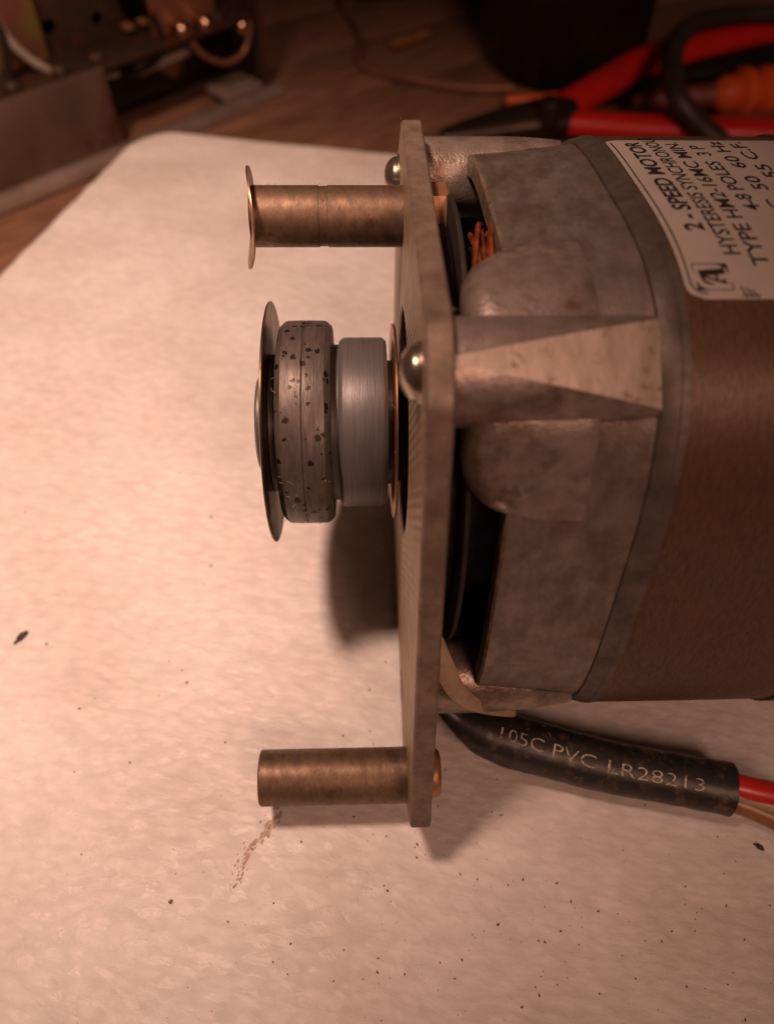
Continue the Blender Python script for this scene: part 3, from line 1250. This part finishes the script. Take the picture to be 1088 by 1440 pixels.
wpts = [loc(G(px, py, z)) for px, py, z in [(1000, 1098, 6.2), (1036, 1106, 6.4), (1060, 1112, 6.2), (1100, 1122, 5.6), (1160, 1150, 4.5)]]
V, F, _ = tube(wpts, [2.35] * 5, n=20, ref=REF)
mesh('red_wire', V, F, M['red_wire'], sleeve)
wpts = [loc(G(px, py, z)) for px, py, z in [(1000, 1118, 3.8), (1036, 1128, 3.6), (1064, 1139, 3.2), (1100, 1156, 2.8), (1160, 1195, 2.6)]]
V, F, _ = tube(wpts, [2.1] * 5, n=20, ref=REF)
mesh('brown_wire', V, F, M['tan_wire'], sleeve)
wpts = [loc(G(px, py, z)) for px, py, z in [(1000, 1112, 6.6), (1036, 1118, 6.2), (1060, 1124, 5.8), (1100, 1140, 5.0), (1160, 1175, 4.5)]]
V, F, _ = tube(wpts, [1.3] * 5, n=16, ref=REF)
mesh('yellow_wire', V, F, M['cream_wire'], sleeve)
# pale flat lead that loops out of the casting into the sleeve
wpts = [loc(G(px, py, z)) for px, py, z in [(608, 900, 40), (626, 942, 36), (641, 970, 31), (664, 989, 24), (692, 999, 17), (724, 1004, 12)]]
V, F, _ = tube(wpts, [1.7, 1.7, 1.6, 1.3, 0.9, 0.6], n=14, ref=REF, flat=0.3)
mesh('flat_lead', V, F, M['cream_wire'], sleeve)

# fluff and fibres caught on the pulley, plate edge and sleeve
V, F = [], []


def fibre(p, ln, r=0.035):
    p = Vector(p)
    d = Vector((random.uniform(-1, 1), random.uniform(-1, 1), random.uniform(-1, 1))).normalized()
    e = Vector((random.uniform(-1, 1), random.uniform(-1, 1), random.uniform(-1, 1))).normalized()
    pts = [p, p + d * ln * 0.4 + e * ln * 0.15, p + d * ln * 0.7 + e * ln * 0.4, p + d * ln + e * ln * 0.2]
    v, f, _ = tube(pts, [r] * 4, n=4, sub=2)
    b = len(V)
    V.extend(v)
    F.extend([tuple(b + i for i in q) for q in f])


for i in range(46):                                   # large pulley step, thickest on its lower side
    th = random.gauss(-1.0, 0.5) if i < 34 else random.uniform(-1.5, 1.5)
    fibre((random.uniform(-21, -12.3), 17.95 * math.sin(th), 17.95 * math.cos(th)), random.uniform(0.4, 1.4))
for i in range(14):
    th = random.uniform(-1.5, 1.5)
    fibre((random.uniform(-2.0, -1.2), 17.2 * math.sin(th), 17.2 * math.cos(th)), random.uniform(0.3, 1.0))
for i in range(60):
    p = dense[random.randrange(len(dense))]
    fibre((random.uniform(0, 3.4), p.x, p.y), random.uniform(0.3, 1.2), 0.03)
for i in range(30):
    fibre((random.uniform(-25, 0), 33.7 + 4.9 * math.sin(1.3), 9 + 4.9 * math.cos(1.3)), random.uniform(0.2, 0.7), 0.025)
for i in range(60):                                  # along the upper side of the sleeve
    fibre(on_sleeve(random.uniform(sa + 4, SL[-1][0] - 0.5), random.gauss(-1.35, 0.5), 0), random.uniform(0.25, 0.95), 0.038)
fl = mesh('lint', V, F, M['lint'], motor)
fl['kind'] = 'stuff'

# ------------------------------------------------------------------ dirt on the sheet
def blob(V, F, c, r, sq=0.5, el=1.0, ang=0.0):
    bm = bmesh.new()
    bmesh.ops.create_icosphere(bm, subdivisions=1, radius=1.0)
    b = len(V)
    ca, sa_ = math.cos(ang), math.sin(ang)
    for v in bm.verts:
        k = 1 + random.uniform(-0.3, 0.3)
        x, y = v.co.x * r * el * k, v.co.y * r * k
        V.append((c[0] + x * ca - y * sa_, c[1] + x * sa_ + y * ca, c[2] + v.co.z * r * sq))
    bm.verts.index_update()
    for f in bm.faces:
        F.append(tuple(b + v.index for v in f.verts))
    bm.free()


V, F = [], []
for i in range(330):
    t = random.random()
    if t < 0.55:
        px, py = random.gauss(760, 230), random.gauss(1330, 95)
    elif t < 0.72:
        px, py = random.gauss(520, 60), random.gauss(1040, 130)
    else:
        px, py = random.uniform(0, 1088), random.uniform(500, 1440)
    if not (0 < px < 1088 and 450 < py < 1440):
        continue
    p = on_foam(px, py)
    blob(V, F, (p.x, p.y, p.z + 0.03), random.choice([0.05, 0.06, 0.07, 0.08, 0.1, 0.13, 0.17]), 0.5, random.uniform(1, 2.0), random.uniform(0, 3))
for i in range(45):                                  # the smear below the lower standoff
    f = random.random() ** 1.2
    px = 385 - 65 * f + random.gauss(0, 6) + 5 * math.sin(f * 9)
    py = 1142 + 110 * f + random.gauss(0, 4)
    p = on_foam(px, py)
    blob(V, F, (p.x, p.y, p.z + 0.01), random.uniform(0.04, 0.13), 0.25, random.uniform(1, 2.4), 1.1)
for px, py, r in [(263, 960, .35), (256, 943, .2), (183, 1072, .3), (112, 997, .3), (66, 906, .35), (297, 796, .4), (297, 727, .45), (317, 1044, .25), (240, 1268, .45), (700, 1300, .3)]:
    p = on_foam(px, py)
    blob(V, F, (p.x, p.y, p.z + 0.05), r * 0.75, 0.6, 1.3, 0.4)
smV, smF = [], []
random.seed(11)
for i in range(85):                                 # rubbed-in brown smear
    f = random.random() ** 0.9
    p = on_foam(388 - 66 * f + random.gauss(0, 3.0) + 5 * math.sin(f * 9), 1140 + 112 * f + random.gauss(0, 3))
    blob(smV, smF, (p.x, p.y, p.z), random.uniform(0.12, 0.5) * (1 - 0.6 * f), 0.07, random.uniform(1.2, 2.4), 1.15)
sm = mesh('dirt_smear', smV, smF, M['smear'], None)
tag(sm, 'rubbed brown smear on the white sheet running away from the plain brass standoff', 'dirt', kind='stuff')
sp = mesh('dirt_specks', V, F, M['speck'], None)
tag(sp, 'fine brown dirt specks scattered over the white polystyrene sheet', 'dirt', kind='stuff')


def chip(px, py, r, el, ang, lab_, seed):
    random.seed(seed)
    V, F = [], []
    p = on_foam(px, py)
    blob(V, F, (0, 0, 0.35), r, 0.6, el, ang)
    blob(V, F, (-r * 1.5 * math.cos(ang), -r * 1.5 * math.sin(ang), 0.1), r * 0.45, 0.5, 2.2, ang + 0.3)
    o = mesh('dirt_chip', V, F, M['chip'], None)
    o.location = Vector((p.x, p.y, p.z)) * MM
    tag(o, lab_, 'chip')


chip(32, 896, 0.95, 1.5, 0.9, 'dark olive chip of dirt alone on the open sheet across from the pulley', 3)
chip(1067, 1192, 0.5, 1.5, -0.7, 'small dark chip of dirt lying on the sheet beside the red and brown wires', 5)
random.seed(21)

# ------------------------------------------------------------------ background: open chassis of a machine
co = Vector((-155, 288, BZ))
cx = Vector((0.72, 0.694, 0)).normalized()
cy = Vector((-cx.y, cx.x, 0))
CR = Matrix((cx, cy, Vector((0, 0, 1)))).transposed()
ch = empty('machine_chassis', co, CR)
tag(ch, 'dark steel chassis of a dismantled machine with holes, bright screws and a loose grey wire', 'chassis')


def chl(px, py, ydepth):
    """chassis-local x, z where that line of sight meets the plane at local y = ydepth"""
    p = onplane(px, py, co + cy * ydepth, cy)
    q = CR.transposed() @ (p - co)
    return q.x, q.z


rail = mesh('base_rail', *box(-120, 62, 5, 7.5, 5, 36, 0.6), M['rail'], ch)
mesh('rail_lip', *box(-120, 146, -2, 6, 0, 5, 0.8), M['steel_l'], rail)
mesh('ledge', *box(-120, 140, 7, 34, 33.5, 35.5, 0.4), M['steel'], ch)
PY = 34.0
hol = []
for px, py, r in [(212, -18, 17), (70, 38, 3.0), (137, 26, 2.6)]:
    x, z = chl(px, py, PY)
    hol.append((x, z, r))
outer = [(-130, 30), (128, 30), (128, 150), (-130, 150)]
hol = [h for h in hol if -125 < h[0] < 120 and h[1] + h[2] < 148]
pv, pf = holed(outer, hol, 1.6)
pn = mesh('back_panel', pv, pf, M['steel'], ch, smooth=False)
pn.location = (0, PY * MM, 0)
pp = mesh('inner_box', *box(-125, 125, 80, 84, 10, 150), M['black'], ch, smooth=False)
x, z = chl(362, 115, 20)
mesh('corner_post', *box(x - 5, x + 6, 18, 22, 0, 150, 0.5), M['steel_r'], ch)
mesh('post_flange', *box(x - 6.2, x - 4.5, 6, 22, 0, 150, 0.3), M['steel'], ch)
mesh('foot_tab', *box(x - 30, x - 8, 4, 20, 5, 8, 0.8), M['steel_l'], ch)
mesh('slot_shade', *box(64, x - 6, 26, 29, 9, 33, 0.5), M['black'], ch)  # added black sheet standing in for the shadow in the open slot
x0, z0 = chl(0, 60, 28)
x1, z1 = chl(62, 60, 28)
mesh('zinc_bracket', *box(x0 - 60, x1, 26, 29, 36, 150, 0.8), M['zinc'], ch)
x0, z0 = chl(193, 98, 24)
x1, z1 = chl(262, 68, 24)
V, F, _ = tube([(x0, 24, z0), ((x0 + x1) / 2, 24, (z0 + z1) / 2), (x1, 24, z1)], [3.0, 3.0, 3.0], n=14)
mesh('plastic_rod', V, F, M['white_pl'], ch)
x0, z0 = chl(160, 80, 30)
x1, z1 = chl(225, 50, 30)
V, F, _ = tube([(x0, 30, z0), (x1, 30, z1)], [2.4, 2.4], n=12)
mesh('dull_rod', V, F, M['steel_l'], ch)
xa, za = chl(228, 95, 16)
xb, zb = chl(312, 70, 16)
mesh('screw_bracket', *box(xa, xb, 16, 18, 35, 150, 0.5), M['steel_r'], ch)
mesh('screw_bracket', *box(xb + 8, xb + 22, 16, 18, 30, 150, 0.5), M['steel'], ch)
for px, py in ((253, 40), (285, 31), (336, 34)):
    x, z = chl(px, py, 12)
    V, F = lathe([(-5, 0), (-5, 2.0), (-4, 3.2), (0, 3.4), (6, 3.4), (6, 0)], 0, 0, 24)
    V = [(v[1] + x, v[0] + 12, v[2] + z) for v in V]
    mesh('screw', V, F, M['chrome'], ch)
for px, py in ((10, 118), (60, 105), (240, 92)):
    x, z = chl(px, py, 26)
    V, F = [], []
    blob(V, F, (x, 26, z), 6.5, 0.8, 1.3, 0)
    mesh('cable_clip', V, F, M['black'] if px < 50 else M['steel_r'], ch)
wp = []
for px, py in ((-10, 20), (12, 55), (45, 85), (85, 105), (125, 108), (165, 103)):
    x, z = chl(px, py, 18)
    wp.append((x, 18, z))
V, F, _ = tube(wp, [1.7] * len(wp), n=12, ref=Vector((0, 1, 0)))
mesh('loose_wire', V, F, M['grey_wire'], ch)
wp = []
for px, py in ((-20, 10), (2, 45), (10, 80), (14, 118)):
    x, z = chl(px, py, 16)
    wp.append((x, 16, z))
V, F, _ = tube(wp, [1.5] * len(wp), n=12, ref=Vector((0, 1, 0)))
mesh('black_wire', V, F, M['black'], ch)
wp = []
for px, py in ((-20, 160), (30, 145), (70, 128), (120, 118)):
    x, z = chl(px, py, 12)
    wp.append((x, 12, z))
V, F, _ = tube(wp, [2.6] * len(wp), n=12, ref=Vector((0, 1, 0)))
mesh('red_brown_wire', V, F, M['steel_r'], ch)

for px, py in ((30, 150), (95, 122), (150, 118), (320, 95)):
    x, z = chl(px, py, 12)
    V, F = zl([(0, 0), (3.6, 0), (3.6, 2.2), (2.2, 3.4), (0, 3.6)], 18)
    mesh('rivet', [(v[0] + x, v[1] + 14, v[2] + 35) for v in V], F, M['steel'], ch)
for k, (px, py) in enumerate(((185, 60), (205, 52), (225, 44))):
    x, z = chl(px, py, 24)
    mesh('terminal', *box(x - 1.5, x + 1.5, 22, 26, 40, z + 6, 0.4), M['brass_nut'], ch)
for k, pts_ in enumerate((((270, 60), (290, 80), (320, 88), (345, 70), (352, 30)), ((215, 20), (228, 55), (220, 85), (180, 108)))):
    wp = []
    for px, py in pts_:
        x, z = chl(px, py, 8 + 4 * k)
        wp.append((x, 8 + 4 * k, z))
    V, F, _ = tube(wp, [1.3] * len(wp), n=10, ref=Vector((0, 1, 0)))
    mesh('hookup_wire', V, F, M['steel_r' if k == 0 else 'black'], ch)

# ------------------------------------------------------------------ background: tools on the bench
def bench(px, py, z=BZ):
    return G(px, py, z)


# black pot
c = bench(792, 92)
pot = empty('black_pot', c)
tag(pot, 'round black pot with a rounded base standing behind the red pliers', 'pot')


mesh('body', *zl([(0, 0), (30, 0), (35, 2), (37.5, 7), (38, 60), (38, 95), (36, 95), (35, 8), (0, 6)]), M['black'], pot)
mesh('rim', *zl([(38.0, 90), (39.5, 90), (39.5, 96), (36, 96), (36, 90)]), M['strap'], pot)

# low black case at the back
c = bench(585, 6)
case = empty('black_case', c, Matrix.Rotation(math.radians(6), 3, 'Z'))
tag(case, 'low black case at the back of the bench beside the pot', 'case')
mesh('body', *box(-46, 44, 6, 90, 0, 50, 6), M['black'], case)
mesh('lid', *box(-47, 45, 5, 91, 50.5, 60, 4), M['black'], case)


def flat_grip(name, pts, wd, th, m, parent, cols=None):
    V, F, _ = tube(pts, wd, n=20, ref=Vector((0, 0, 1)), flat=th)
    return mesh(name, V, F, m, parent)


# red handled pliers
pl = empty('red_pliers', bench(800, 165))
tag(pl, 'black jawed pliers with red grips lying open behind the motor', 'pliers')
pl0 = bench(800, 165)


def rel(px, py, z):
    return bench(px, py, z) - pl0


flat_grip('upper_grip', [rel(792, 152, -16), rel(850, 118, -14), rel(905, 88, -12), rel(985, 66, -11), rel(1110, 36, -10)], [7.5, 8, 8.5, 8.5, 8], 0.8, M['red'], pl)
flat_grip('grip_insert', [rel(850, 138, -18), rel(930, 108, -17), rel(1000, 92, -16), rel(1110, 66, -16)], [3.5, 7, 9, 9], 0.5, M['black'], pl)
flat_grip('lower_grip', [rel(792, 172, -16), rel(850, 176, -15), rel(920, 180, -14), rel(1000, 184, -13), rel(1110, 188, -13)], [6.5, 6.5, 6.5, 7, 7], 0.8, M['red'], pl)
jw = flat_grip('jaw', [rel(806, 165, -16), rel(770, 165, -15.5), rel(720, 172, -16), rel(660, 184, -17), rel(620, 192, -18)], [11, 12, 10, 7, 4], 0.6, M['jaw'], pl)
V, F = zl([(0, 6), (4.5, 6), (5, 5), (5, -4), (0, -4)], 28)
q = rel(772, 160, -10)
mesh('pivot', [(v[0] + q.x, v[1] + q.y, v[2] + q.z) for v in V], F, M['jaw'], pl)

# orange ribbed handle
oh0 = bench(1050, 150)
oh = empty('orange_handled_tool', oh0)
tag(oh, 'tool with a ribbed orange grip lying among the red plier grips', 'tool')
pts, rad = [], []
for i in range(19):
    f = i / 18
    pts.append(bench(1000 + 170 * f, 134 - 14 * f, -13) - oh0)
    rad.append((5.0 + 5.5 * min(1, f * 5)) * (0.72 if i % 3 == 0 else 1.0))
V, F, _ = tube(pts, rad, n=22, sub=3)
mesh('grip', V, F, M['orange'], oh)
V, F, _ = tube([bench(890, 145, -15) - oh0, bench(940, 138, -14) - oh0, bench(1002, 134, -13) - oh0], [3, 4.5, 5], n=16)
mesh('collar', V, F, M['maroon'], oh)
# dull maroon box between the grips
mb = empty('maroon_block', bench(1075, 172), Matrix.Rotation(math.radians(-6), 3, 'Z'))
tag(mb, 'dull maroon plastic block between the orange grip and the lower red grip', 'block')
mesh('body', *box(-24, 50, -7, 7, 0, 6, 2), M['maroon'], mb)

# black cable loop over the tools
cl = [bench(px, py, z) for px, py, z in ((1130, 22, -2), (1060, 20, 0), (990, 28, 2), (955, 52, 4), (944, 90, 4), (950, 130, 2), (972, 162, -4), (1008, 196, -10), (1050, 240, -20))]
V, F, _ = tube(cl, [5.0, 5.0, 5.0, 4.8, 4.6, 4.8, 5.0, 5.2, 4.5], n=18, flat=0.8)
lo = mesh('cable_loop', V, F, M['strap'], None)
tag(lo, 'thick black cable looped over the red grips', 'cable')

# small orange stick beside the pliers
V, F, _ = tube([bench(712, 141, -21), bench(745, 141, -21), bench(786, 136, -21)], [2.4, 2.6, 2.2], n=12)
st = mesh('orange_stick', V, F, M['orange'], None)
tag(st, 'short orange stick lying alongside the black plier jaws', 'stick')
# tan stick near the case
V, F, _ = tube([bench(548, 64, -22), bench(575, 55, -22), bench(602, 47, -22)], [2.4, 2.6, 2.2], n=12)
st = mesh('tan_stick', V, F, M['tan_wire'], None)
tag(st, 'short tan stick on the planks in front of the low black case', 'stick')
# dark lead on the planks
V, F, _ = tube([bench(px, py, -23) for px, py in ((470, -10), (490, 20), (508, 55), (505, 88), (540, 104), (600, 116), (660, 124), (720, 124))], [2.0] * 8, n=12)
st = mesh('dark_lead', V, F, M['steel_r'], None)
tag(st, 'thin dark brown lead curving over the planks', 'lead')
